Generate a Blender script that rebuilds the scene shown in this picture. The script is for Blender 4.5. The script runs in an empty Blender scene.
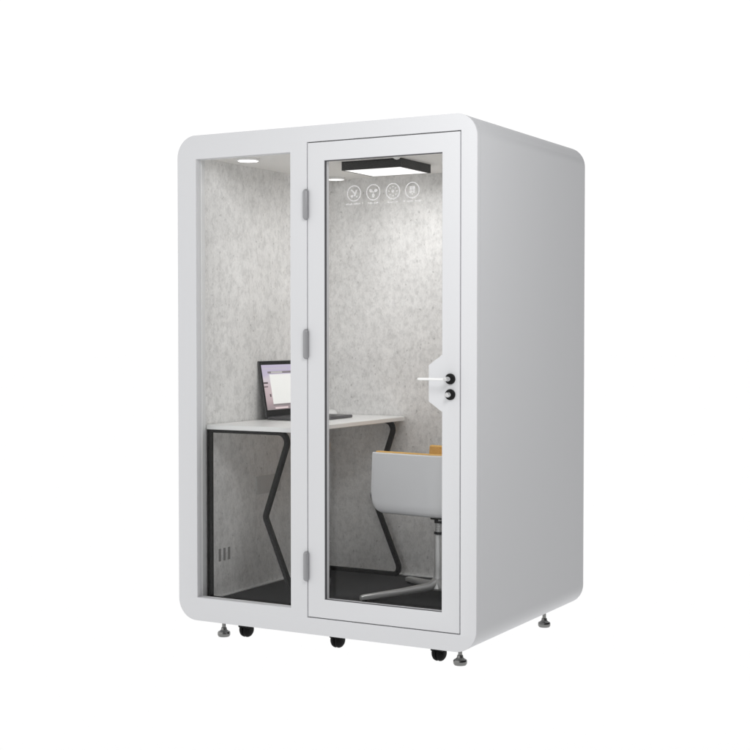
import bpy, bmesh, math
from mathutils import Vector, Matrix

scene = bpy.context.scene
COL = scene.collection
PI = math.pi

# ------------------------------------------------------------------ materials
def mat(name):
    m = bpy.data.materials.new(name)
    m.use_nodes = True
    nt = m.node_tree
    return m, nt, nt.nodes['Principled BSDF']

def simple(name, col, rough=0.5, metal=0.0, spec=0.5, bump=0.0, bscale=400.0, coat=0.0):
    m, nt, b = mat(name)
    b.inputs['Base Color'].default_value = (*col, 1)
    b.inputs['Roughness'].default_value = rough
    b.inputs['Metallic'].default_value = metal
    b.inputs['Specular IOR Level'].default_value = spec
    if coat:
        b.inputs['Coat Weight'].default_value = coat
        b.inputs['Coat Roughness'].default_value = 0.15
    if bump:
        tc = nt.nodes.new('ShaderNodeTexCoord')
        n = nt.nodes.new('ShaderNodeTexNoise')
        n.inputs['Scale'].default_value = bscale
        n.inputs['Detail'].default_value = 3
        nt.links.new(tc.outputs['Object'], n.inputs['Vector'])
        bp = nt.nodes.new('ShaderNodeBump')
        bp.inputs['Strength'].default_value = bump
        bp.inputs['Distance'].default_value = 0.001
        nt.links.new(n.outputs['Fac'], bp.inputs['Height'])
        nt.links.new(bp.outputs['Normal'], b.inputs['Normal'])
    return m

M = {}
M['paint'] = simple('white_powder_coat', (0.66, 0.664, 0.678), 0.6, 0, 0.04, 0.05, 900)
M['trim'] = simple('white_trim', (0.78, 0.785, 0.79), 0.22, 0, 0.5)
M['gasket'] = simple('dark_gasket', (0.075, 0.075, 0.08), 0.6, 0, 0.3)
M['seal'] = simple('grey_seal', (0.42, 0.42, 0.43), 0.6, 0, 0.3)
M['hinge'] = simple('satin_grey_metal', (0.30, 0.30, 0.31), 0.42, 0.3, 0.4)
M['chrome'] = simple('polished_steel', (0.62, 0.62, 0.62), 0.16, 1.0)
M['zinc'] = simple('zinc_plated_steel', (0.21, 0.21, 0.205), 0.26, 1.0)
M['steel'] = simple('brushed_steel', (0.74, 0.74, 0.735), 0.38, 0.55, 0.5, 0.05, 600)
M['black'] = simple('black_plastic', (0.006, 0.006, 0.0065), 0.45, 0, 0.2)
M['lampblack'] = simple('black_lamp_housing', (0.018, 0.018, 0.017), 0.5, 0, 0.4, 0.05, 500)
M['rubber'] = simple('black_rubber', (0.004, 0.004, 0.004), 0.6, 0, 0.12)
M['legblack'] = simple('black_powder_coated_steel', (0.011, 0.0107, 0.0103), 0.5, 0, 0.2, 0.08, 900)
M['white'] = simple('white_plastic', (0.82, 0.82, 0.815), 0.3, 0, 0.5)
M['desk'] = simple('white_laminate', (0.88, 0.88, 0.87), 0.3, 0, 0.45)
M['shellgrey'] = simple('grey_moulded_plastic', (0.79, 0.795, 0.81), 0.42, 0, 0.4, 0.05, 700)
M['alu'] = simple('laptop_aluminium', (0.11, 0.11, 0.115), 0.35, 0.6, 0.5)
M['lapblack'] = simple('laptop_black_bezel', (0.004, 0.004, 0.0045), 0.35, 0, 0.12)
M['keys'] = simple('laptop_keys', (0.02, 0.02, 0.022), 0.5, 0, 0.4)
M['print'] = simple('white_glass_print', (0.9, 0.9, 0.9), 0.6, 0, 0.3)
M['print'].node_tree.nodes['Principled BSDF'].inputs['Alpha'].default_value = 0.29
M['plate'] = simple('pale_grey_plastic', (0.60, 0.595, 0.585), 0.5, 0, 0.3)
M['slot'] = simple('dark_slot', (0.31, 0.305, 0.30), 0.7, 0, 0.2)

def orange_fabric():
    m, nt, b = mat('orange_upholstery')
    tc = nt.nodes.new('ShaderNodeTexCoord')
    n = nt.nodes.new('ShaderNodeTexNoise'); n.inputs['Scale'].default_value = 220; n.inputs['Detail'].default_value = 4
    r = nt.nodes.new('ShaderNodeValToRGB')
    r.color_ramp.elements[0].position = 0.3; r.color_ramp.elements[0].color = (0.76, 0.44, 0.13, 1)
    r.color_ramp.elements[1].position = 0.7; r.color_ramp.elements[1].color = (0.88, 0.57, 0.20, 1)
    bp = nt.nodes.new('ShaderNodeBump'); bp.inputs['Strength'].default_value = 0.4; bp.inputs['Distance'].default_value = 0.001
    nt.links.new(tc.outputs['Object'], n.inputs['Vector'])
    nt.links.new(n.outputs['Fac'], r.inputs['Fac'])
    nt.links.new(r.outputs['Color'], b.inputs['Base Color'])
    nt.links.new(n.outputs['Fac'], bp.inputs['Height'])
    nt.links.new(bp.outputs['Normal'], b.inputs['Normal'])
    b.inputs['Roughness'].default_value = 0.85
    b.inputs['Specular IOR Level'].default_value = 0.2
    return m
M['orange'] = orange_fabric()

def felt(name, base=0.60):
    """pressed polyester acoustic felt: pale warm grey, cloudy blotches, vertical fibres, a few dark flecks"""
    m, nt, b = mat(name)
    N, L = nt.nodes.new, nt.links.new
    tc = N('ShaderNodeTexCoord')
    def mp(sx, sy, sz, off=0.0):
        q = N('ShaderNodeMapping'); q.inputs['Scale'].default_value = (sx, sy, sz)
        q.inputs['Location'].default_value = (off, off * 1.7, off * 0.6)
        L(tc.outputs['Object'], q.inputs['Vector']); return q
    def noise(q, sc, det, rough=0.6, dist=0.0):
        n = N('ShaderNodeTexNoise'); n.inputs['Scale'].default_value = sc; n.inputs['Detail'].default_value = det
        n.inputs['Roughness'].default_value = rough; n.inputs['Distortion'].default_value = dist
        L(q.outputs['Vector'], n.inputs['Vector']); return n
    def ramp(src, p0, c0, p1, c1):
        r = N('ShaderNodeValToRGB')
        r.color_ramp.elements[0].position = p0; r.color_ramp.elements[0].color = (*c0, 1)
        r.color_ramp.elements[1].position = p1; r.color_ramp.elements[1].color = (*c1, 1)
        L(src.outputs[0], r.inputs['Fac']); return r
    def mul(a, bb):
        x = N('ShaderNodeMix'); x.data_type = 'RGBA'; x.blend_type = 'MULTIPLY'; x.inputs['Factor'].default_value = 1
        L(a, x.inputs[6]); L(bb, x.inputs[7]); return x.outputs[2]
    k = base / 0.60
    big = ramp(noise(mp(1, 1, 0.85), 7, 5, 0.62, 0.2), 0.36, (0.571*k, 0.568*k, 0.562*k), 0.64, (0.631*k, 0.628*k, 0.622*k))
    mid = ramp(noise(mp(1, 1, 0.75, 3.1), 33, 6, 0.74, 0.1), 0.38, (0.84, 0.84, 0.84), 0.55, (1.02, 1.02, 1.02))
    fib = ramp(noise(mp(1, 1, 0.55, 7.7), 130, 4, 0.7, 0.1), 0.34, (0.92, 0.92, 0.92), 0.60, (1.03, 1.03, 1.03))
    fl = ramp(noise(mp(1, 1, 0.7, 1.3), 70, 2, 0.5, 0.2), 0.265, (0.72, 0.72, 0.72), 0.325, (1, 1, 1))
    c = mul(mul(mul(big.outputs['Color'], mid.outputs['Color']), fib.outputs['Color']), fl.outputs['Color'])
    L(c, b.inputs['Base Color'])
    b.inputs['Roughness'].default_value = 0.9
    b.inputs['Specular IOR Level'].default_value = 0.15
    bp = N('ShaderNodeBump'); bp.inputs['Strength'].default_value = 0.25; bp.inputs['Distance'].default_value = 0.002
    L(noise(mp(1, 1, 0.3), 120, 3).outputs['Fac'], bp.inputs['Height'])
    L(bp.outputs['Normal'], b.inputs['Normal'])
    return m
M['felt'] = felt('grey_acoustic_felt', 0.81)
M['ceil'] = simple('pale_ceiling_board', (0.84, 0.83, 0.81), 0.7, 0, 0.2, 0.3, 60)

def carpet():
    m, nt, b = mat('charcoal_carpet')
    N, L = nt.nodes.new, nt.links.new
    tc = N('ShaderNodeTexCoord')
    n = N('ShaderNodeTexNoise'); n.inputs['Scale'].default_value = 130; n.inputs['Detail'].default_value = 6; n.inputs['Roughness'].default_value = 0.8
    r = N('ShaderNodeValToRGB')
    r.color_ramp.elements[0].position = 0.3; r.color_ramp.elements[0].color = (0.030, 0.030, 0.031, 1)
    r.color_ramp.elements[1].position = 0.7; r.color_ramp.elements[1].color = (0.085, 0.085, 0.087, 1)
    bp = N('ShaderNodeBump'); bp.inputs['Strength'].default_value = 0.8; bp.inputs['Distance'].default_value = 0.003
    L(tc.outputs['Object'], n.inputs['Vector']); L(n.outputs['Fac'], r.inputs['Fac'])
    L(r.outputs['Color'], b.inputs['Base Color']); L(n.outputs['Fac'], bp.inputs['Height']); L(bp.outputs['Normal'], b.inputs['Normal'])
    b.inputs['Roughness'].default_value = 0.95
    b.inputs['Specular IOR Level'].default_value = 0.1
    return m
M['carpet'] = carpet()

def glass():
    m, nt, b = mat('clear_glass')
    N, L = nt.nodes.new, nt.links.new
    nt.nodes.remove(b)
    out = nt.nodes['Material Output']
    fr = N('ShaderNodeFresnel'); fr.inputs['IOR'].default_value = 1.45
    t = N('ShaderNodeBsdfTransparent'); t.inputs['Color'].default_value = (0.955, 0.957, 0.957, 1)
    g = N('ShaderNodeBsdfGlossy'); g.inputs['Roughness'].default_value = 0.0
    mul = N('ShaderNodeMath'); mul.operation = 'MULTIPLY'; mul.inputs[1].default_value = 0.22
    mx = N('ShaderNodeMixShader')
    L(fr.outputs[0], mul.inputs[0]); L(mul.outputs[0], mx.inputs[0]); L(t.outputs[0], mx.inputs[1]); L(g.outputs[0], mx.inputs[2])
    L(mx.outputs[0], out.inputs['Surface'])
    return m
M['glass'] = glass()

def emit(name, col, s):
    m, nt, b = mat(name)
    b.inputs['Base Color'].default_value = (*[c * 0.5 for c in col], 1)
    b.inputs['Emission Color'].default_value = (*col, 1)
    b.inputs['Emission Strength'].default_value = s
    b.inputs['Roughness'].default_value = 0.4
    return m
LAMP = 0.86
M['lamp'] = emit('lit_lamp_diffuser', (1.0, 0.99, 0.98), LAMP)
M['spot'] = emit('lit_downlight', (1.0, 0.99, 0.98), 6.0)
M['dim'] = emit('dim_downlight', (1.0, 0.99, 0.98), 1.1)

def added_translucent_sheet():
    # invented translucent sheet; the bright world below makes it glow white without shadows
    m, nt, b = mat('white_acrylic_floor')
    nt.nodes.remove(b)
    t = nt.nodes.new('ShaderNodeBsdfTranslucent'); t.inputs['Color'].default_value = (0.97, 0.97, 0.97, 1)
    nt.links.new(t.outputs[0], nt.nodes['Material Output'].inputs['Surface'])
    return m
M['floor'] = added_translucent_sheet()  # invented glowing ground sheet

def screen_mats():
    m, nt, b = mat('screen_wallpaper')
    N, L = nt.nodes.new, nt.links.new
    tc = N('ShaderNodeTexCoord'); sp = N('ShaderNodeSeparateXYZ')
    L(tc.outputs['Generated'], sp.inputs[0])
    n = N('ShaderNodeTexNoise'); n.inputs['Scale'].default_value = 3.0; n.inputs['Detail'].default_value = 3
    L(tc.outputs['Generated'], n.inputs['Vector'])
    ad = N('ShaderNodeMath'); ad.operation = 'MULTIPLY_ADD'; ad.inputs[1].default_value = 0.35
    L(n.outputs['Fac'], ad.inputs[0]); L(sp.outputs['Z'], ad.inputs[2])
    r = N('ShaderNodeValToRGB')
    e = r.color_ramp.elements
    e[0].position = 0.12; e[0].color = (0.30, 0.25, 0.26, 1)
    e[1].position = 1.15; e[1].color = (0.62, 0.55, 0.72, 1)
    for p_, c_ in ((0.35, (0.50, 0.38, 0.40)), (0.62, (0.68, 0.54, 0.57)), (0.85, (0.76, 0.68, 0.74))):
        k = e.new(p_); k.color = (*c_, 1)
    L(ad.outputs[0], r.inputs['Fac'])
    L(r.outputs['Color'], b.inputs['Emission Color'])
    b.inputs['Emission Strength'].default_value = 0.85
    b.inputs['Base Color'].default_value = (0.01, 0.01, 0.01, 1); b.inputs['Roughness'].default_value = 0.3
    o = [m]
    for nm, c in (('screen_page', (0.70, 0.70, 0.68)), ('screen_toolbar', (0.16, 0.145, 0.15)), ('screen_grey_field', (0.42, 0.41, 0.40)),
                  ('screen_dark_icon', (0.05, 0.03, 0.035)), ('screen_pale_bar', (0.66, 0.55, 0.56))):
        q = emit(nm, c, 0.95); o.append(q)
    return o
SCR = screen_mats()

# ------------------------------------------------------------------ helpers
def finish(o, smooth=None):
    if smooth is not None:
        for p_ in o.data.polygons: p_.use_smooth = True
        o.data.set_sharp_from_angle(angle=math.radians(smooth))
    return o

def obj(name, bm, m, parent=None, smooth=None, bevel=0.0, seg=2):
    me = bpy.data.meshes.new(name)
    bmesh.ops.recalc_face_normals(bm, faces=bm.faces[:])
    bm.to_mesh(me); bm.free()
    o = bpy.data.objects.new(name, me); COL.objects.link(o)
    ms = m if isinstance(m, (list, tuple)) else [m]
    for x in ms: me.materials.append(x)
    if parent: o.parent = parent
    if bevel:
        md = o.modifiers.new('bevel', 'BEVEL'); md.width = bevel; md.segments = seg; md.limit_method = 'ANGLE'; md.angle_limit = math.radians(40)
        md.harden_normals = False
    finish(o, smooth)
    return o

def empty(name, loc, label, cat, rz=0.0):
    o = bpy.data.objects.new(name, None); COL.objects.link(o)
    o.empty_display_size = 0.1
    o.location = loc; o.rotation_euler = (0, 0, rz)
    o['label'] = label; o['category'] = cat
    return o

def box(bm, x0, x1, y0, y1, z0, z1, mi=0):
    v = [bm.verts.new(p_) for p_ in ((x0,y0,z0),(x1,y0,z0),(x1,y1,z0),(x0,y1,z0),(x0,y0,z1),(x1,y0,z1),(x1,y1,z1),(x0,y1,z1))]
    for f in ((0,3,2,1),(4,5,6,7),(0,1,5,4),(1,2,6,5),(2,3,7,6),(3,0,4,7)):
        bm.faces.new([v[i] for i in f]).material_index = mi

def lathe(bm, prof, seg=32, origin=(0,0,0), axis='z', mi=0):
    """prof: list of (radius, height)"""
    def pt(r, h, a):
        c, s = r*math.cos(a), r*math.sin(a)
        q = {'z': (c, s, h), 'y': (c, h, s), 'x': (h, c, s)}[axis]
        return (q[0]+origin[0], q[1]+origin[1], q[2]+origin[2])
    rings = []
    for r, h in prof:
        if r < 1e-6: rings.append([bm.verts.new(pt(0, h, 0))])
        else: rings.append([bm.verts.new(pt(r, h, 2*PI*k/seg)) for k in range(seg)])
    for a, b in zip(rings, rings[1:]):
        for k in range(seg):
            k2 = (k+1) % seg
            if len(a) == 1 and len(b) == 1: continue
            if len(a) == 1: bm.faces.new((a[0], b[k], b[k2])).material_index = mi
            elif len(b) == 1: bm.faces.new((a[k], b[0], a[k2])).material_index = mi
            else: bm.faces.new((a[k], b[k], b[k2], a[k2])).material_index = mi
    for ring in (rings[0], rings[-1]):
        if len(ring) > 1: bm.faces.new(ring).material_index = mi

def rrect(x0, x1, z0, z1, r, n=14):
    out = []
    for cx, cz, a0 in ((x1-r, z1-r, 0), (x0+r, z1-r, 90), (x0+r, z0+r, 180), (x1-r, z0+r, 270)):
        for k in range(n+1):
            a = math.radians(a0 + 90*k/n)
            out.append((cx + r*math.cos(a), cz + r*math.sin(a)))
    return out

def rect(x0, x1, z0, z1): return [(x0,z0),(x1,z0),(x1,z1),(x0,z1)]

def plate(name, outlines, y0, y1, m, parent=None, bev=0.0, smooth=30):
    """flat plate in the x-z plane with holes: outlines[0] outer, the rest holes; thickness y0..y1, edges rounded by bev"""
    cu = bpy.data.curves.new(name, 'CURVE'); cu.dimensions = '2D'; cu.fill_mode = 'BOTH'
    for pts in outlines:
        s = cu.splines.new('POLY'); s.points.add(len(pts)-1); s.use_cyclic_u = True
        for q, (x, z) in zip(s.points, pts): q.co = (x, z, 0, 1)
    cu.extrude = (y1-y0)/2 - bev; cu.bevel_depth = bev; cu.bevel_resolution = 2; cu.offset = -bev
    t = bpy.data.objects.new('tmp', cu); COL.objects.link(t)
    bpy.context.view_layer.update()
    me = bpy.data.meshes.new_from_object(t.evaluated_get(bpy.context.evaluated_depsgraph_get()))
    bpy.data.objects.remove(t); bpy.data.curves.remove(cu)
    me.transform(Matrix.Translation((0, (y0+y1)/2, 0)) @ Matrix.Rotation(PI/2, 4, 'X'))
    me.name = name
    bm = bmesh.new(); bm.from_mesh(me); bmesh.ops.remove_doubles(bm, verts=bm.verts[:], dist=1e-6)
    bmesh.ops.recalc_face_normals(bm, faces=bm.faces[:]); bm.to_mesh(me); bm.free()
    me.materials.clear(); me.materials.append(m)
    o = bpy.data.objects.new(name, me); COL.objects.link(o)
    if parent: o.parent = parent
    finish(o, smooth)
    return o

def tube(bm, pts, w, d=None, closed=False, updir=Vector((0,1,0)), n=0):
    """sweep a rounded rectangle w (in the plane) x d (along updir) along a planar path"""
    d = d or w
    P = [Vector(p_) for p_ in pts]
    rings = []
    N_ = len(P)
    c = min(w, d)*0.22
    sec = [(-w/2+c,-d/2),(w/2-c,-d/2),(w/2,-d/2+c),(w/2,d/2-c),(w/2-c,d/2),(-w/2+c,d/2),(-w/2,d/2-c),(-w/2,-d/2+c)]
    for i, q in enumerate(P):
        if closed: a, b = P[i-1], P[(i+1) % N_]
        else: a, b = P[max(i-1,0)], P[min(i+1,N_-1)]
        d1 = (q-a).normalized() if (q-a).length > 1e-9 else None
        d2 = (b-q).normalized() if (b-q).length > 1e-9 else None
        t = ((d1 or d2) + (d2 or d1)).normalized()
        side = t.cross(updir).normalized()
        k = 1.0
        if d1 and d2: k = 1.0/max(0.4, math.cos(d1.angle(d2)/2))
        rings.append([bm.verts.new(q + side*u*k + updir*v) for u, v in sec])
    m = len(sec)
    rng = range(N_) if closed else range(N_-1)
    for i in rng:
        A, B = rings[i], rings[(i+1) % N_]
        for k in range(m): bm.faces.new((A[k], A[(k+1)%m], B[(k+1)%m], B[k]))
    if not closed:
        bm.faces.new(rings[0][::-1]); bm.faces.new(rings[-1])

def fillet(pts, radii, closed=True, n=7):
    """round the corners of a planar polyline (3-D points)"""
    P = [Vector(q) for q in pts]; out = []
    N_ = len(P)
    for i, q in enumerate(P):
        r = radii[i]
        if r <= 0 or (not closed and i in (0, N_-1)): out.append(q); continue
        a = (P[i-1]-q).normalized(); b = (P[(i+1)%N_]-q).normalized()
        ang = a.angle(b); L_ = r/math.tan(ang/2)
        c = q + (a+b).normalized()*(r/math.sin(ang/2))
        s, e = q+a*L_, q+b*L_
        v0, v1 = s-c, e-c
        tot = v0.angle(v1); ax = v0.cross(v1).normalized()
        for k in range(n+1):
            out.append(c + Matrix.Rotation(tot*k/n, 3, ax) @ v0)
    return out

# ------------------------------------------------------------------ dimensions (metres)
W, D, H, RC = 1.503, 1.218, 2.2, 0.0974
T = 0.095                 # side wall build-up
ZF, ZC = 0.080, 2.105     # carpet level, ceiling
YB = D - T                # back wall face
GZ = -0.075               # ground level

# ------------------------------------------------------------------ setting
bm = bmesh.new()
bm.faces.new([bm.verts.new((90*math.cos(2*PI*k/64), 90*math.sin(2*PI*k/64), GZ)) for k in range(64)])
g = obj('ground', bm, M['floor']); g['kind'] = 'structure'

# ------------------------------------------------------------------ pod
pod = empty('office_pod', (W/2, D/2, GZ), 'white steel two-person office pod with rounded corners, glazed door and window, on short feet', 'office pod')
PO = Vector(pod.location)
def P(o):
    """parent to the pod keeping world coordinates"""
    o.parent = pod; o.matrix_parent_inverse = Matrix.Translation(-PO); return o

# shell: rounded tube, closed at the back
bm = bmesh.new()
def ring(y, inset, rad): return [bm.verts.new((x, y, z)) for x, z in rrect(inset, W-inset, inset, H-inset, rad)]
e = 0.0006
loops = [ring(0.02, e, RC), ring(D-0.006, e, RC), ring(D-0.0018, e+0.0018, RC-0.0012), ring(D, e+0.006, RC-0.006)]
inner = [ring(0.02, 0.03, RC-0.03), ring(D-0.03, 0.03, RC-0.03)]
def bridge(a, b):
    n = len(a)
    for k in range(n): bm.faces.new((a[k], a[(k+1)%n], b[(k+1)%n], b[k]))
for a, b in zip(loops, loops[1:]): bridge(a, b)
bm.faces.new(loops[-1])
bridge(inner[0], loops[0]); bridge(inner[0], inner[1]); bm.faces.new(inner[1])
P(obj('shell', bm, M['paint'], smooth=25))

# front frame with openings
WIN = (0.104, 0.6085, 0.106, 2.0925)
DOOR = (0.6935, 1.4305, 0.0725, 2.1305)
P(plate('front_frame', [rrect(0, W, 0, H, RC), rect(*WIN), rect(*DOOR)], 0.0, 0.035, M['paint'], None, 0.0016))

# fixed window glazing
wg = plate('window', [rect(WIN[0]-0.006, WIN[1]+0.006, WIN[2]-0.006, WIN[3]+0.006), rect(WIN[0]+0.001, WIN[1]-0.001, WIN[2]+0.001, WIN[3]-0.001)], 0.0352, 0.043, M['trim'])
P(wg)
gp = plate('glass_pane', [rect(WIN[0]-0.0055, WIN[1]+0.0055, WIN[2]-0.0055, WIN[3]+0.0055)], 0.0285+0.015, 0.0365+0.015, M['glass']); gp.parent = wg

# white trim posts just behind the glass (side reveals)
def post(name, x0, x1, y0, y1, z0, z1, m):
    b_ = bmesh.new(); box(b_, x0, x1, y0, y1, z0, z1); return P(obj(name, b_, m, bevel=0.002))
post('side_reveal', 0.0605, T+0.003, 0.036, 0.0765, ZF-0.03, ZC+0.02, M['trim'])
post('side_reveal', W-T-0.003, W-0.0605, 0.036, 0.0765, ZF-0.03, ZC+0.02, M['trim'])
post('mullion', 0.632, 0.668, 0.0356, 0.072, ZF, ZC, M['trim'])

# wall panels, ceiling, floor
def panel(name, x0, x1, y0, y1, z0, z1, m):
    b_ = bmesh.new(); box(b_, x0, x1, y0, y1, z0, z1); return P(obj(name, b_, m))
panel('wall_panel', 0.0305, T, 0.077, YB, 0.0495, ZC, M['felt'])
panel('wall_panel', W-T, W-0.0305, 0.077, YB, 0.0495, ZC, M['felt'])
panel('wall_panel', 0.0605, W-0.0605, YB, D-0.0305, 0.0305, ZC, M['felt'])
ceil = panel('ceiling_panel', 0.0605, W-0.0605, 0.0362, D-0.0305, ZC, H-0.0305, M['ceil'])
panel('sub_floor', 0.0605, W-0.0605, 0.0362, D-0.0305, 0.0305, ZF-0.006, M['trim'])
panel('carpet', T+0.018, W-T-0.018, 0.108, YB-0.018, ZF-0.0058, ZF, M['carpet'])
# pale skirting along the walls
bs = bmesh.new()
box(bs, T+0.0002, T+0.0175, 0.079, YB-0.0005, ZF-0.0055, ZF+0.005)
box(bs, W-T-0.0175, W-T-0.0002, 0.079, YB-0.0005, ZF-0.0055, ZF+0.005)
box(bs, T+0.0178, W-T-0.0178, YB-0.0175, YB-0.0002, ZF-0.0055, ZF+0.005)
box(bs, T+0.0178, W-T-0.0178, 0.079, 0.1075, ZF-0.0055, ZF-0.001)
P(obj('skirting', bs, M['trim'], bevel=0.001))

# low vent and cover on the wall panel
vb = bmesh.new()
for k in range(3): box(vb, T+0.0004, T+0.0022, 0.178+0.037*k, 0.178+0.037*k+0.017, 0.243+0.0*k, 0.302)
P(obj('wall_vent', vb, M['slot'], bevel=0.0008))
cb = bmesh.new(); box(cb, T+0.0004, T+0.006, 0.49, 0.70, 0.525, 0.612); box(cb, T+0.0062, T+0.0075, 0.515, 0.522, 0.535, 0.602)
P(obj('cover_plate', cb, M['plate'], bevel=0.001))

# ceiling lamp: black box with lit underside, two round downlights, a small sensor
lb = bmesh.new()
LX0, LX1, LY0, LY1, LZ = 0.58, 0.893, 0.487, 0.785, 2.064
box(lb, LX0, LX1, LY0, LY0+0.008, LZ, ZC-0.0005); box(lb, LX0, LX1, LY1-0.008, LY1, LZ, ZC-0.0005)
box(lb, LX0, LX0+0.008, LY0+0.0082, LY1-0.0082, LZ, ZC-0.0005); box(lb, LX1-0.008, LX1, LY0+0.0082, LY1-0.0082, LZ, ZC-0.0005)
cl = P(obj('ceiling_lamp', lb, M['lampblack']))
lb = bmesh.new(); box(lb, LX0+0.0082, LX1-0.0082, LY0+0.0082, LY1-0.0082, LZ+0.0008, LZ+0.012)
d_ = obj('diffuser', lb, M['lamp'], cl)
def downlight(x, y, m):
    b_ = bmesh.new(); lathe(b_, [(0.046, 0.0), (0.050, 0.0), (0.052, 0.003), (0.052, 0.010), (0.046, 0.010)], 40, (x, y, ZC-0.0105))
    # a ring: drop the flat caps
    bmesh.ops.delete(b_, geom=[f for f in b_.faces if len(f.verts) > 4], context='FACES_ONLY')
    o = P(obj('downlight', b_, M['white'], smooth=40))
    b2 = bmesh.new(); lathe(b2, [(0.0, -0.001), (0.046, 0.0005), (0.046, 0.008), (0.0, 0.008)], 40, (x, y, ZC-0.0105))
    obj('lens', b2, m, o, smooth=40)
downlight(0.262, 0.185, M['spot']); downlight(0.212, 1.045, M['dim']); downlight(W-0.262, 0.185, M['spot'])
b_ = bmesh.new(); lathe(b_, [(0.0, -0.016), (0.012, -0.013), (0.018, -0.004), (0.018, 0.0), (0.0, 0.0)], 24, (0.905, 0.425, ZC-0.0005))
P(obj('motion_sensor', b_, M['white'], smooth=40))

# door
g_ = 0.0046
dx0, dx1, dz0, dz1 = DOOR[0]+g_, DOOR[1]-g_, DOOR[2]+g_, DOOR[3]-g_
GO = (0.7815, 1.3455, 0.158, 2.0465)
hole = [(GO[0],GO[2]),(GO[1],GO[2]),(GO[1],0.984),(1.284,1.026),(1.284,1.176),(GO[1],1.219),(GO[1],GO[3]),(GO[0],GO[3])]
door = P(plate('door', [rect(dx0, dx1, dz0, dz1), hole], 0.0, 0.040, M['paint'], None, 0.0014))
dg = plate('gasket', [rect(GO[0]+0.0002, GO[1]-0.0002, GO[2]+0.0002, GO[3]-0.0002), rect(GO[0]+0.004, GO[1]-0.0012, GO[2]+0.002, GO[3]-0.0035)], 0.003, 0.013, M['gasket'])
dg.parent = door
pane = plate('glass_pane', [rect(GO[0]+0.001, GO[1]-0.001, GO[2]+0.001, GO[3]-0.001)], 0.0412, 0.0482, M['glass'])
pane.parent = door
# rebate seal behind the door gap
P(plate('door_seal', [rect(DOOR[0]-0.008, DOOR[1]+0.008, DOOR[2]-0.008, DOOR[3]+0.008), rect(DOOR[0]+0.02, DOOR[1]-0.02, DOOR[2]+0.02, DOOR[3]-0.02)], 0.0495, 0.056, M['seal']))
P(plate('door_stop', [rect(DOOR[0]-0.008, DOOR[1]+0.008, DOOR[2]-0.008, DOOR[3]+0.008), rect(DOOR[0]-0.0004, DOOR[1]+0.0004, DOOR[2]-0.0004, DOOR[3]+0.0004)], 0.0355, 0.0493, M['seal']))

# frosted icons on the glass, each in a ring with a line of tiny lettering under it
def circ(cx, cz, r, n=28, a0=0.0): return [(cx+r*math.cos(2*PI*k/n+a0), cz+r*math.sin(2*PI*k/n+a0)) for k in range(n)]
def stroke(x0, z0, x1, z1, w):
    dx, dz = x1-x0, z1-z0; L_ = math.hypot(dx, dz); nx, nz = -dz/L_*w/2, dx/L_*w/2
    return [(x0-nx,z0-nz),(x1-nx,z1-nz),(x1+nx,z1+nz),(x0+nx,z0+nz)]
IY0, IY1 = 0.0392, 0.0404
def icon(cx, cz, motif, capw, seed):
    S = [circ(cx, cz, 0.0345, 48), circ(cx, cz, 0.0300, 48)] + motif
    x = cx-capw/2; k = seed
    while x < cx+capw/2:
        w = 0.0026 + 0.0016*((k*7) % 3)/2
        h = 0.0055 + 0.003*((k*5) % 4)/3
        if (k*3) % 7: S.append(rect(x, x+w, cz-0.0485, cz-0.0485+h))
        x += w+0.0022; k += 1
    o = plate('icon', S, IY0, IY1, M['print'])
    o.parent = door
XS = (0.906, 1.000, 1.0945, 1.1865); ZI = 1.9035
c = XS[0]
icon(c, ZI, [stroke(c-0.014, ZI+0.016, c+0.004, ZI-0.002, 0.006), stroke(c+0.013, ZI+0.014, c+0.003, ZI-0.013, 0.007), circ(c-0.010, ZI-0.012, 0.0065, 16), circ(c+0.014, ZI-0.0145, 0.004, 12)], 0.080, 1)
c = XS[1]
def blade(a): return [(c+0.0135*math.cos(a)+0.0088*math.cos(t)*math.cos(a)-0.0068*math.sin(t)*math.sin(a), ZI+0.0135*math.sin(a)+0.0088*math.cos(t)*math.sin(a)+0.0068*math.sin(t)*math.cos(a)) for t in [2*PI*k/18 for k in range(18)]]
icon(c, ZI, [blade(math.radians(a)) for a in (30, 150, 270)] + [circ(c, ZI, 0.0035, 12)], 0.050, 3)
c = XS[2]
icon(c, ZI, [circ(c, ZI, 0.0065, 16)] + [circ(c+0.019*math.cos(2*PI*k/8), ZI+0.019*math.sin(2*PI*k/8), 0.0030, 10) for k in range(8)], 0.050, 2)
c = XS[3]
icon(c, ZI, [rect(c-0.0125, c-0.001, ZI+0.001, ZI+0.0165), rect(c+0.001, c+0.0125, ZI+0.001, ZI+0.0165), rect(c-0.0125, c-0.001, ZI-0.0115, ZI-0.001), rect(c+0.001, c+0.0125, ZI-0.0115, ZI-0.001), circ(c, ZI-0.0155, 0.0032, 10)], 0.088, 5)

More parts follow.
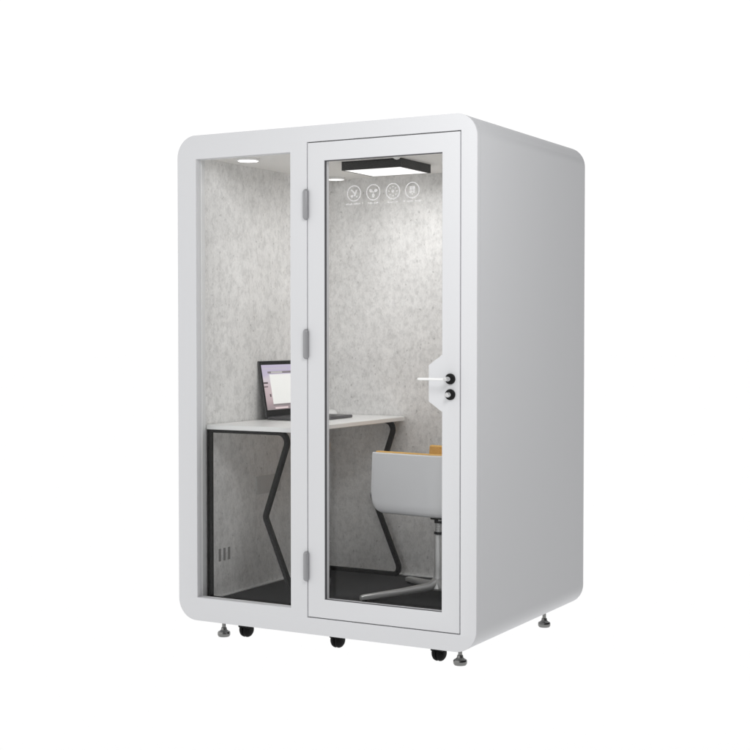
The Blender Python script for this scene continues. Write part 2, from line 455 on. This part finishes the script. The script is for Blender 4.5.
# lock: two black roses, lever handle, thumb turn
RX, RZ1, RZ2 = 1.3845, 1.1205, 1.0565
for z in (RZ1, RZ2):
    b_ = bmesh.new(); lathe(b_, [(0.0, -0.0095), (0.019, -0.0095), (0.0222, -0.0065), (0.0222, -0.0003), (0.0, -0.0003)], 40, (RX, 0, z), 'y')
    r_ = obj('lock_rose', b_, M['black'], door, smooth=35)
hb = bmesh.new()
lathe(hb, [(0.0, -0.054), (0.0085, -0.053), (0.0100, -0.050), (0.0100, -0.0097), (0.0, -0.0097)], 28, (RX, 0, RZ1), 'y')
hd = obj('lever_neck', hb, M['chrome'], door, smooth=35)
hb = bmesh.new()
box(hb, RX-0.126, RX-0.006, -0.0535, -0.043, RZ1-0.0052, RZ1+0.0046)
obj('lever_handle', hb, M['white'], door, smooth=35, bevel=0.003, seg=3)
kb = bmesh.new()
lathe(kb, [(0.0, -0.034), (0.0085, -0.034), (0.0105, -0.031), (0.0105, -0.0097), (0.0, -0.0097)], 28, (RX, 0, RZ2), 'y')
kt = obj('thumb_turn', kb, M['chrome'], door, smooth=35)

# hinges
for z0, z1 in ((1.796, 1.929), (1.196, 1.326), (0.231, 0.362)):
    b_ = bmesh.new(); r = 0.0125
    prof = [(0.0, z0)] + [(r*math.sin(a), z0+r*(1-math.cos(a))) for a in [PI/2*k/6 for k in range(1, 7)]]
    prof += [(r*math.cos(a), z1-r+r*math.sin(a)) for a in [PI/2*k/6 for k in range(0, 6)]] + [(0.0, z1)]
    lathe(b_, prof, 24, (0.692, -0.006, 0))
    box(b_, 0.682, 0.702, -0.006, 0.0015, z0+0.012, z1-0.012)
    P(obj('hinge', b_, M['hinge'], smooth=40))

# levelling feet and castors
def foot(x, y):
    b_ = bmesh.new()
    lathe(b_, [(0.0, 0.006), (0.0085, 0.006), (0.0085, GZ+0.044), (0.012, GZ+0.042), (0.014, GZ+0.032), (0.021, GZ+0.0255), (0.0265, GZ+0.0235), (0.029, GZ+0.019),
               (0.029, GZ+0.008), (0.025, GZ+0.0012), (0.0, GZ+0.0012)], 32, (x, y, 0))
    P(obj('levelling_foot', b_, M['zinc'], smooth=35))
foot(0.204, 0.066); foot(1.386, 0.092); foot(1.400, 0.972); foot(0.204, 1.09)
def castor(x, y):
    b_ = bmesh.new(); R_ = 0.0345
    cz = GZ+0.0006+R_
    for q in (-1, 1):
        lathe(b_, [(0.0, q*0.0012), (0.030, q*0.0012), (R_-0.0012, q*0.0030), (R_, q*0.007), (R_-0.001, q*0.0125), (R_-0.0045, q*0.0190), (R_-0.011, q*0.0245), (0.018, q*0.0275), (0.008, q*0.0285), (0.0, q*0.0285)], 40, (x, y, cz), 'x')
    lathe(b_, [(0.0, -0.0011), (0.010, -0.0011), (0.010, 0.0011), (0.0, 0.0011)], 20, (x, y, cz), 'x')
    w = obj('castor', b_, M['rubber'], smooth=35); P(w)
    b2 = bmesh.new(); box(b2, x-0.0282, x+0.0282, y-0.0300, y+0.030, cz+0.010, 0.004)
    obj('fork', b2, M['black'], w, bevel=0.006, seg=3)
castor(0.300, 0.108); castor(0.775, 0.122); castor(1.277, 0.114)

# ------------------------------------------------------------------ desk
DZ = 0.889
desk = empty('desk', (0.34, 0.6, ZF), 'narrow white desk on black zigzag steel legs along the felt wall, holding the laptop', 'desk')
DO = Vector(desk.location)
def K(o, par=desk, off=DO): o.parent = par; o.matrix_parent_inverse = Matrix.Translation(-off); return o
dx_, dy0, dy1 = 0.588, 0.0785, YB-0.004
top = fillet([(T+0.004, dy0, 0), (dx_, dy0, 0), (dx_, dy1, 0), (T+0.004, dy1, 0)], [0, 0.03, 0.03, 0])
bm = bmesh.new()
lo = [bm.verts.new((q.x, q.y, DZ-0.022)) for q in top]; hi = [bm.verts.new((q.x, q.y, DZ)) for q in top]
bridge(lo, hi); bm.faces.new(lo[::-1]); bm.faces.new(hi)
K(obj('tabletop', bm, M['desk'], smooth=35, bevel=0.003))
def leg(y):
    z1, z0 = DZ-0.0225-0.0010, ZF+0.007
    xr = T+0.0165
    path = fillet([(xr, y, z1), (0.550, y, z1), (0.415, y, 0.483), (0.572, y, z0+0.030), (0.55, y, z0), (xr, y, z0)], [0.004, 0.045, 0.035, 0.05, 0.03, 0.004])
    b_ = bmesh.new(); tube(b_, path, 0.025, 0.025, closed=True)
    K(obj('leg_frame', b_, M['legblack'], smooth=35))
leg(0.0925); leg(YB-0.045)

# ------------------------------------------------------------------ laptop
lap = empty('laptop', (0.15, 0.694, DZ), 'open dark grey laptop with a lit lilac screen, standing on the white desk', 'laptop')
LO = Vector(lap.location)
LW, LD_ = 0.38, 0.262
def Lp(o): return K(o, lap, LO)
bb = bmesh.new()
lo_ = fillet([(0.150, 0.504, 0), (0.150+LD_, 0.504, 0), (0.150+LD_, 0.504+LW, 0), (0.150, 0.504+LW, 0)], [0.006, 0.012, 0.012, 0.006])
bm = bb
l1 = [bm.verts.new((q.x, q.y, DZ+0.0015)) for q in lo_]; l2 = [bm.verts.new((q.x, q.y, DZ+0.015)) for q in lo_]
bridge(l1, l2); bm.faces.new(l1[::-1]); bm.faces.new(l2)
base = Lp(obj('base', bb, M['alu'], smooth=35, bevel=0.003))
kb = bmesh.new()
for r in range(5):
    n = 14
    for k in range(n):
        if r == 4 and 4 <= k <= 8:
            if k == 4: box(kb, 0.178+0.022*r, 0.178+0.022*r+0.018, 0.524+0.0245*4, 0.524+0.0245*9-0.004, DZ+0.0153, DZ+0.0170)
            continue
        y = 0.524+0.0245*k
        box(kb, 0.178+0.022*r, 0.178+0.022*r+0.018, y, y+0.0205, DZ+0.0153, DZ+0.0170)
ky = obj('keyboard', kb, M['keys'], base)
tb = bmesh.new(); box(tb, 0.302, 0.392, 0.63, 0.76, DZ+0.0153, DZ+0.0160); obj('touchpad', tb, M['lapblack'], base)
# lid, leaning back: local frame u = along +y, v = up the lid
LEAN = math.atan2(0.047, 0.268)
LH = 0.276
org = Vector((0.1495, 0.504, DZ+0.0125))
vv = Vector((-math.sin(LEAN), 0, math.cos(LEAN))); nn = Vector((math.cos(LEAN), 0, math.sin(LEAN)))
def lidpt(u, v, n): return org + Vector((0, u, 0)) + vv*v + nn*n
def lidbox(bm, u0, u1, v0, v1, n0, n1, mi=0):
    vs = [bm.verts.new(lidpt(u, v, n)) for u, v, n in ((u0,v0,n0),(u1,v0,n0),(u1,v1,n0),(u0,v1,n0),(u0,v0,n1),(u1,v0,n1),(u1,v1,n1),(u0,v1,n1))]
    for f in ((0,3,2,1),(4,5,6,7),(0,1,5,4),(1,2,6,5),(2,3,7,6),(3,0,4,7)):
        bm.faces.new([vs[i] for i in f]).material_index = mi
b_ = bmesh.new(); lidbox(b_, 0, LW, 0, LH, -0.007, 0.0)
lid = Lp(obj('lid', b_, M['alu'], smooth=35, bevel=0.002))
b_ = bmesh.new(); lidbox(b_, 0.0035, LW-0.0035, 0.003, LH-0.003, 0.0002, 0.0012)
obj('bezel', b_, M['lapblack'], lid)
b_ = bmesh.new()
S0, S1, T0, T1 = 0.013, LW-0.013, 0.034, LH-0.020
n0 = 0.0014
lidbox(b_, S0, S1, T0, T1, n0, n0+0.0003, 0)
def patch(u0, u1, v0, v1, mi, k=1): lidbox(b_, u0, u1, v0, v1, n0+0.0003+0.00025*k, n0+0.0005+0.00025*k, mi)
patch(0.073, 0.300, 0.062, 0.208, 1)                       # white page
patch(0.060, 0.310, 0.213, 0.223, 2)                       # toolbar
patch(0.090, 0.190, 0.2145, 0.2215, 3, 2)
patch(0.085, 0.200, 0.038, 0.046, 5)                       # dock
patch(0.073, 0.300, 0.054, 0.0605, 2)
patch(S0, 0.050, 0.163, 0.171, 4); patch(S0, 0.046, 0.146, 0.151, 4); patch(0.052, 0.064, 0.098, 0.112, 4)
patch(0.026, 0.240, 0.236, 0.2385, 3)
obj('display', b_, SCR, lid)

# ------------------------------------------------------------------ white mouse behind the laptop
mouse = bmesh.new()
prof = []
nu, nv = 24, 10
rings = []
for j in range(nv+1):
    a = PI/2*j/nv
    rings.append([mouse.verts.new((0.033*math.cos(a)**0.6*math.cos(2*PI*k/nu) if j < nv else 0.0, 0.056*math.cos(a)**0.6*math.sin(2*PI*k/nu) if j < nv else 0.0, 0.0008+0.026*math.sin(a))) for k in range(nu)] if j < nv else [mouse.verts.new((0, 0, 0.0268))])
for a, b in zip(rings, rings[1:]):
    for k in range(nu):
        if len(b) == 1: mouse.faces.new((a[k], a[(k+1)%nu], b[0]))
        else: mouse.faces.new((a[k], a[(k+1)%nu], b[(k+1)%nu], b[k]))
mouse.faces.new(rings[0][::-1])
mo = obj('computer_mouse', mouse, M['white'], smooth=50)
mo.location = (0.190, 1.030, DZ); mo.rotation_euler = (0, 0, math.radians(12))
mo['label'] = 'small white computer mouse lying on the desk past the laptop'; mo['category'] = 'mouse'

# ------------------------------------------------------------------ swivel chair
CH = Vector((0.992, 0.685, ZF))
chair = empty('swivel_chair', CH, 'grey tub swivel chair with orange upholstery and chrome pedestal base, facing the desk', 'chair', math.radians(-8.8))
def upath(half, x_tip, x_back, r, n=10):
    pts = [(x_tip, -half)]
    m_ = 8
    for k in range(1, m_): pts.append((x_tip+(x_back-r-x_tip)*k/m_, -half))
    for k in range(n+1):
        a = -PI/2 + PI/2*k/n; pts.append((x_back-r+r*math.cos(a), -half+r+r*math.sin(a)))
    for k in range(n+1):
        a = PI/2*k/n; pts.append((x_back-r+r*math.cos(a), half-r+r*math.sin(a)))
    for k in range(m_-1, 0, -1): pts.append((x_tip+(x_back-r-x_tip)*k/m_, half))
    pts.append((x_tip, half))
    # denser points near the tips for the rounded lower corner
    d = [0.006, 0.014, 0.026]
    return [pts[0]] + [(x_tip+q, -half) for q in d] + pts[1:-1] + [(x_tip+q, half) for q in d[::-1]] + [pts[-1]]
def uwall(name, half, x_tip, x_back, r, prof, m, rb, lean=0.0):
    """prof: (inward offset, z above floor); rb: rounding of the lower front corner"""
    P_ = upath(half, x_tip, x_back, r)
    b_ = bmesh.new(); rings = []
    zb = min(z for _, z in prof); zt = max(z for _, z in prof)
    for i, q in enumerate(P_):
        a = Vector(P_[max(i-1, 0)]); c_ = Vector(P_[min(i+1, len(P_)-1)])
        t = (c_-a).normalized(); nin = Vector((-t.y, t.x))
        s = min(q[0]-x_tip, rb)
        lift = rb - math.sqrt(max(rb*rb-(rb-s)**2, 0.0))
        ring_ = []
        for off, z in prof:
            z2 = zb + lift + (z-zb)*(zt-zb-lift)/(zt-zb)
            ring_.append(b_.verts.new((q[0]+nin.x*off + lean*(z2-zb)/(zt-zb)*max(0.0, 1-(q[0]-x_tip)/0.3), q[1]+nin.y*off, z2)))
        rings.append(ring_)
    k_ = len(prof)
    for a, b in zip(rings, rings[1:]):
        for j in range(k_): b_.faces.new((a[j], a[(j+1)%k_], b[(j+1)%k_], b[j]))
    b_.faces.new(rings[0]); b_.faces.new(rings[-1][::-1])
    return b_
zA = 0.760-ZF; zB = 0.478-ZF
bm = uwall('shell', 0.245, -0.218, 0.25, 0.15, [(0.06, zB+0.003), (0.035, zB), (0.016, zB+0.008), (0.005, zB+0.026), (0, zB+0.055), (0, zA-0.004), (0.004, zA), (0.016, zA), (0.019, zA-0.004), (0.019, zB+0.05), (0.06, zB+0.03)], None, 0.05, 0.012)
shell = obj('seat_shell', bm, M['shellgrey'], chair, smooth=40)
b_ = bmesh.new(); box(b_, -0.195, 0.20, -0.19, 0.19, zB+0.004, zB+0.029)
obj('seat_pan', b_, M['shellgrey'], chair, smooth=40, bevel=0.01, seg=3)
bm = uwall('u', 0.2255, -0.212, 0.2305, 0.135, [(0.0, zB+0.055), (0, zA+0.001), (0.004, zA+0.005), (0.02, zA+0.005), (0.027, zA-0.001), (0.03, zB+0.1), (0.03, zB+0.055)], None, 0.03, 0.012)
obj('upholstery', bm, M['orange'], chair, smooth=40)
b_ = bmesh.new(); box(b_, -0.225, 0.195, -0.192, 0.192, zB+0.031, zB+0.095)
obj('seat_cushion', b_, M['orange'], chair, smooth=40, bevel=0.022, seg=4)
# pedestal
pb = bmesh.new()
lathe(pb, [(0.0, 0.032), (0.036, 0.032), (0.040, 0.040), (0.033, 0.062), (0.026, 0.085), (0.0245, 0.12), (0.0245, 0.288), (0.022, 0.292), (0.0, 0.292)], 36)
lo = obj('pedestal', pb, M['steel'], chair, smooth=40)
pb = bmesh.new(); lathe(pb, [(0.0, 0.2925), (0.0255, 0.2925), (0.0255, 0.302), (0.0, 0.302)], 36); obj('collar', pb, M['black'], chair, smooth=40)
pb = bmesh.new()
pr = [(0.0, 0.3025)]
for k in range(8):
    z = 0.3025+0.0075*k; pr += [(0.0185, z), (0.0205, z+0.002), (0.0205, z+0.0055)]
pr += [(0.0185, 0.3625), (0.0, 0.3625)]
lathe(pb, pr, 32); obj('gas_lift', pb, M['steel'], chair, smooth=40)
pb = bmesh.new(); lathe(pb, [(0.0, 0.363), (0.022, 0.363), (0.024, 0.367), (0.024, zB-0.0005), (0.0, zB-0.0005)], 32); obj('lift_boot', pb, M['black'], chair, smooth=40)
pb = bmesh.new(); box(pb, 0.026, 0.085, -0.072, -0.060, 0.352, 0.362); box(pb, 0.0, 0.03, -0.075, -0.02, zB-0.03, zB-0.018); box(pb, 0.022, 0.036, -0.074, -0.058, 0.352, zB-0.018)
obj('adjusting_lever', pb, M['black'], chair, smooth=40, bevel=0.003)
def cleg(a):
    b_ = bmesh.new()
    secs = []
    for t, rr, zc, w, h in ((0.0, 0.022, 0.064, 0.044, 0.052), (0.12, 0.055, 0.048, 0.038, 0.036), (0.45, 0.19, 0.034, 0.034, 0.030), (0.9, 0.375, 0.0195, 0.031, 0.026), (1.0, 0.392, 0.0175, 0.027, 0.022)):
        ca, sa = math.cos(a), math.sin(a)
        rg = []
        for k in range(12):
            q = 2*PI*k/12
            u = abs(math.cos(q))**0.6*math.copysign(1, math.cos(q))*w/2; v = abs(math.sin(q))**0.6*math.copysign(1, math.sin(q))*h/2
            rg.append(b_.verts.new((rr*ca - u*sa, rr*sa + u*ca, zc+v)))
        secs.append(rg)
    for A, B in zip(secs, secs[1:]):
        for k in range(12): b_.faces.new((A[k], A[(k+1)%12], B[(k+1)%12], B[k]))
    b_.faces.new(secs[0][::-1]); b_.faces.new(secs[-1])
    ft = obj('leg', b_, M['steel'], chair, smooth=40)
    p_ = bmesh.new(); lathe(p_, [(0.0, 0.0004), (0.011, 0.0004), (0.011, 0.0075), (0.0, 0.0075)], 20, (0.372*math.cos(a), 0.372*math.sin(a), 0))
    obj('glide', p_, M['black'], ft, smooth=40)
for k in range(4): cleg(math.radians(230+8.8 - 90*k))

# ------------------------------------------------------------------ camera
sc_F, res = 1402.0, 750.0
yaw, pitch = -0.5103, -0.0288
f = Vector((math.sin(yaw)*math.cos(pitch), math.cos(yaw)*math.cos(pitch), math.sin(pitch)))
r = Vector((math.cos(yaw), -math.sin(yaw), 0)); u = r.cross(f)
cam = bpy.data.cameras.new('camera'); co = bpy.data.objects.new('camera', cam); COL.objects.link(co)
co.matrix_world = Matrix(((r.x, u.x, -f.x, 3.9124), (r.y, u.y, -f.y, -5.1482), (r.z, u.z, -f.z, 1.3017), (0, 0, 0, 1)))
cam.sensor_width = 36; cam.lens = sc_F/res*36; cam.clip_end = 500; cam.clip_start = 0.05
scene.camera = co

# ------------------------------------------------------------------ light
w = bpy.data.worlds.new('World'); scene.world = w; w.use_nodes = True
nt = w.node_tree; N, L = nt.nodes.new, nt.links.new
bg = nt.nodes['Background']
tc = N('ShaderNodeTexCoord'); nv_ = N('ShaderNodeVectorMath'); nv_.operation = 'NORMALIZE'
L(tc.outputs['Generated'], nv_.inputs[0])
def dot(v):
    d = N('ShaderNodeVectorMath'); d.operation = 'DOT_PRODUCT'; L(nv_.outputs[0], d.inputs[0]); d.inputs[1].default_value = v; return d.outputs['Value']
def mr(src, a, b, c_, d):
    q = N('ShaderNodeMapRange'); q.interpolation_type = 'SMOOTHSTEP'
    q.inputs['From Min'].default_value = a; q.inputs['From Max'].default_value = b; q.inputs['To Min'].default_value = c_; q.inputs['To Max'].default_value = d
    L(src, q.inputs['Value']); return q.outputs['Result']
def mx(op, a, b):
    q = N('ShaderNodeMath'); q.operation = op
    for i, v in enumerate((a, b)):
        if isinstance(v, (int, float)): q.inputs[i].default_value = v
        else: L(v, q.inputs[i])
    return q.outputs[0]
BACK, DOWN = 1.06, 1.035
side = mr(dot((1, 0, 0)), -0.12, 0.5, 0.0, 1.0)        # towards +x: surroundings darkened to shade the pod's right face
front = mx('SUBTRACT', 1.22, mx('MULTIPLY', side, 1.21))
topv = mr(dot((0, 0, 1)), 0.5, 0.95, 0.0, 0.0)
up = mx('ADD', front, topv)
back = mr(dot((-0.50, 0.866, 0)), 0.5, 0.76, 0.0, 1.0)
m1 = N('ShaderNodeMix'); m1.data_type = 'FLOAT'; L(back, m1.inputs[0]); L(up, m1.inputs[2]); m1.inputs[3].default_value = BACK
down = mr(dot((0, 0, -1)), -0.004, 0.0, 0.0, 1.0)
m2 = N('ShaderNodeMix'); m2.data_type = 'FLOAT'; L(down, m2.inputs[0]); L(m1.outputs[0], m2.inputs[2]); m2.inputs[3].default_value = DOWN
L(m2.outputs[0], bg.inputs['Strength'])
bg.inputs['Color'].default_value = (1, 1, 1, 1)

def area(name, loc, target, size, power, col=(1, 1, 1)):
    l = bpy.data.lights.new(name, 'AREA'); l.shape = 'SQUARE'; l.size = size; l.energy = power; l.color = col
    o = bpy.data.objects.new(name, l); COL.objects.link(o); o.location = loc
    o.rotation_euler = (Vector(target)-Vector(loc)).to_track_quat('-Z', 'Y').to_euler()
    return o
area('ceiling_lamp_light', ((LX0+LX1)/2, (LY0+LY1)/2, LZ-0.003), ((LX0+LX1)/2, (LY0+LY1)/2, 0), 0.272, 4.4, (1.0, 0.99, 0.98))
area('softbox', (2.9, -1.9, 2.9), (1.45, 0.3, 1.3), 1.0, 39)

# ------------------------------------------------------------------ render settings
scene.view_settings.view_transform = 'Standard'; scene.view_settings.look = 'None'
scene.view_settings.exposure = 0; scene.view_settings.gamma = 1
scene.render.engine = 'CYCLES'
scene.cycles.use_denoising = True
scene.cycles.max_bounces = 10; scene.cycles.diffuse_bounces = 6; scene.cycles.transparent_max_bounces = 16
scene.cycles.caustics_reflective = False; scene.cycles.caustics_refractive = False
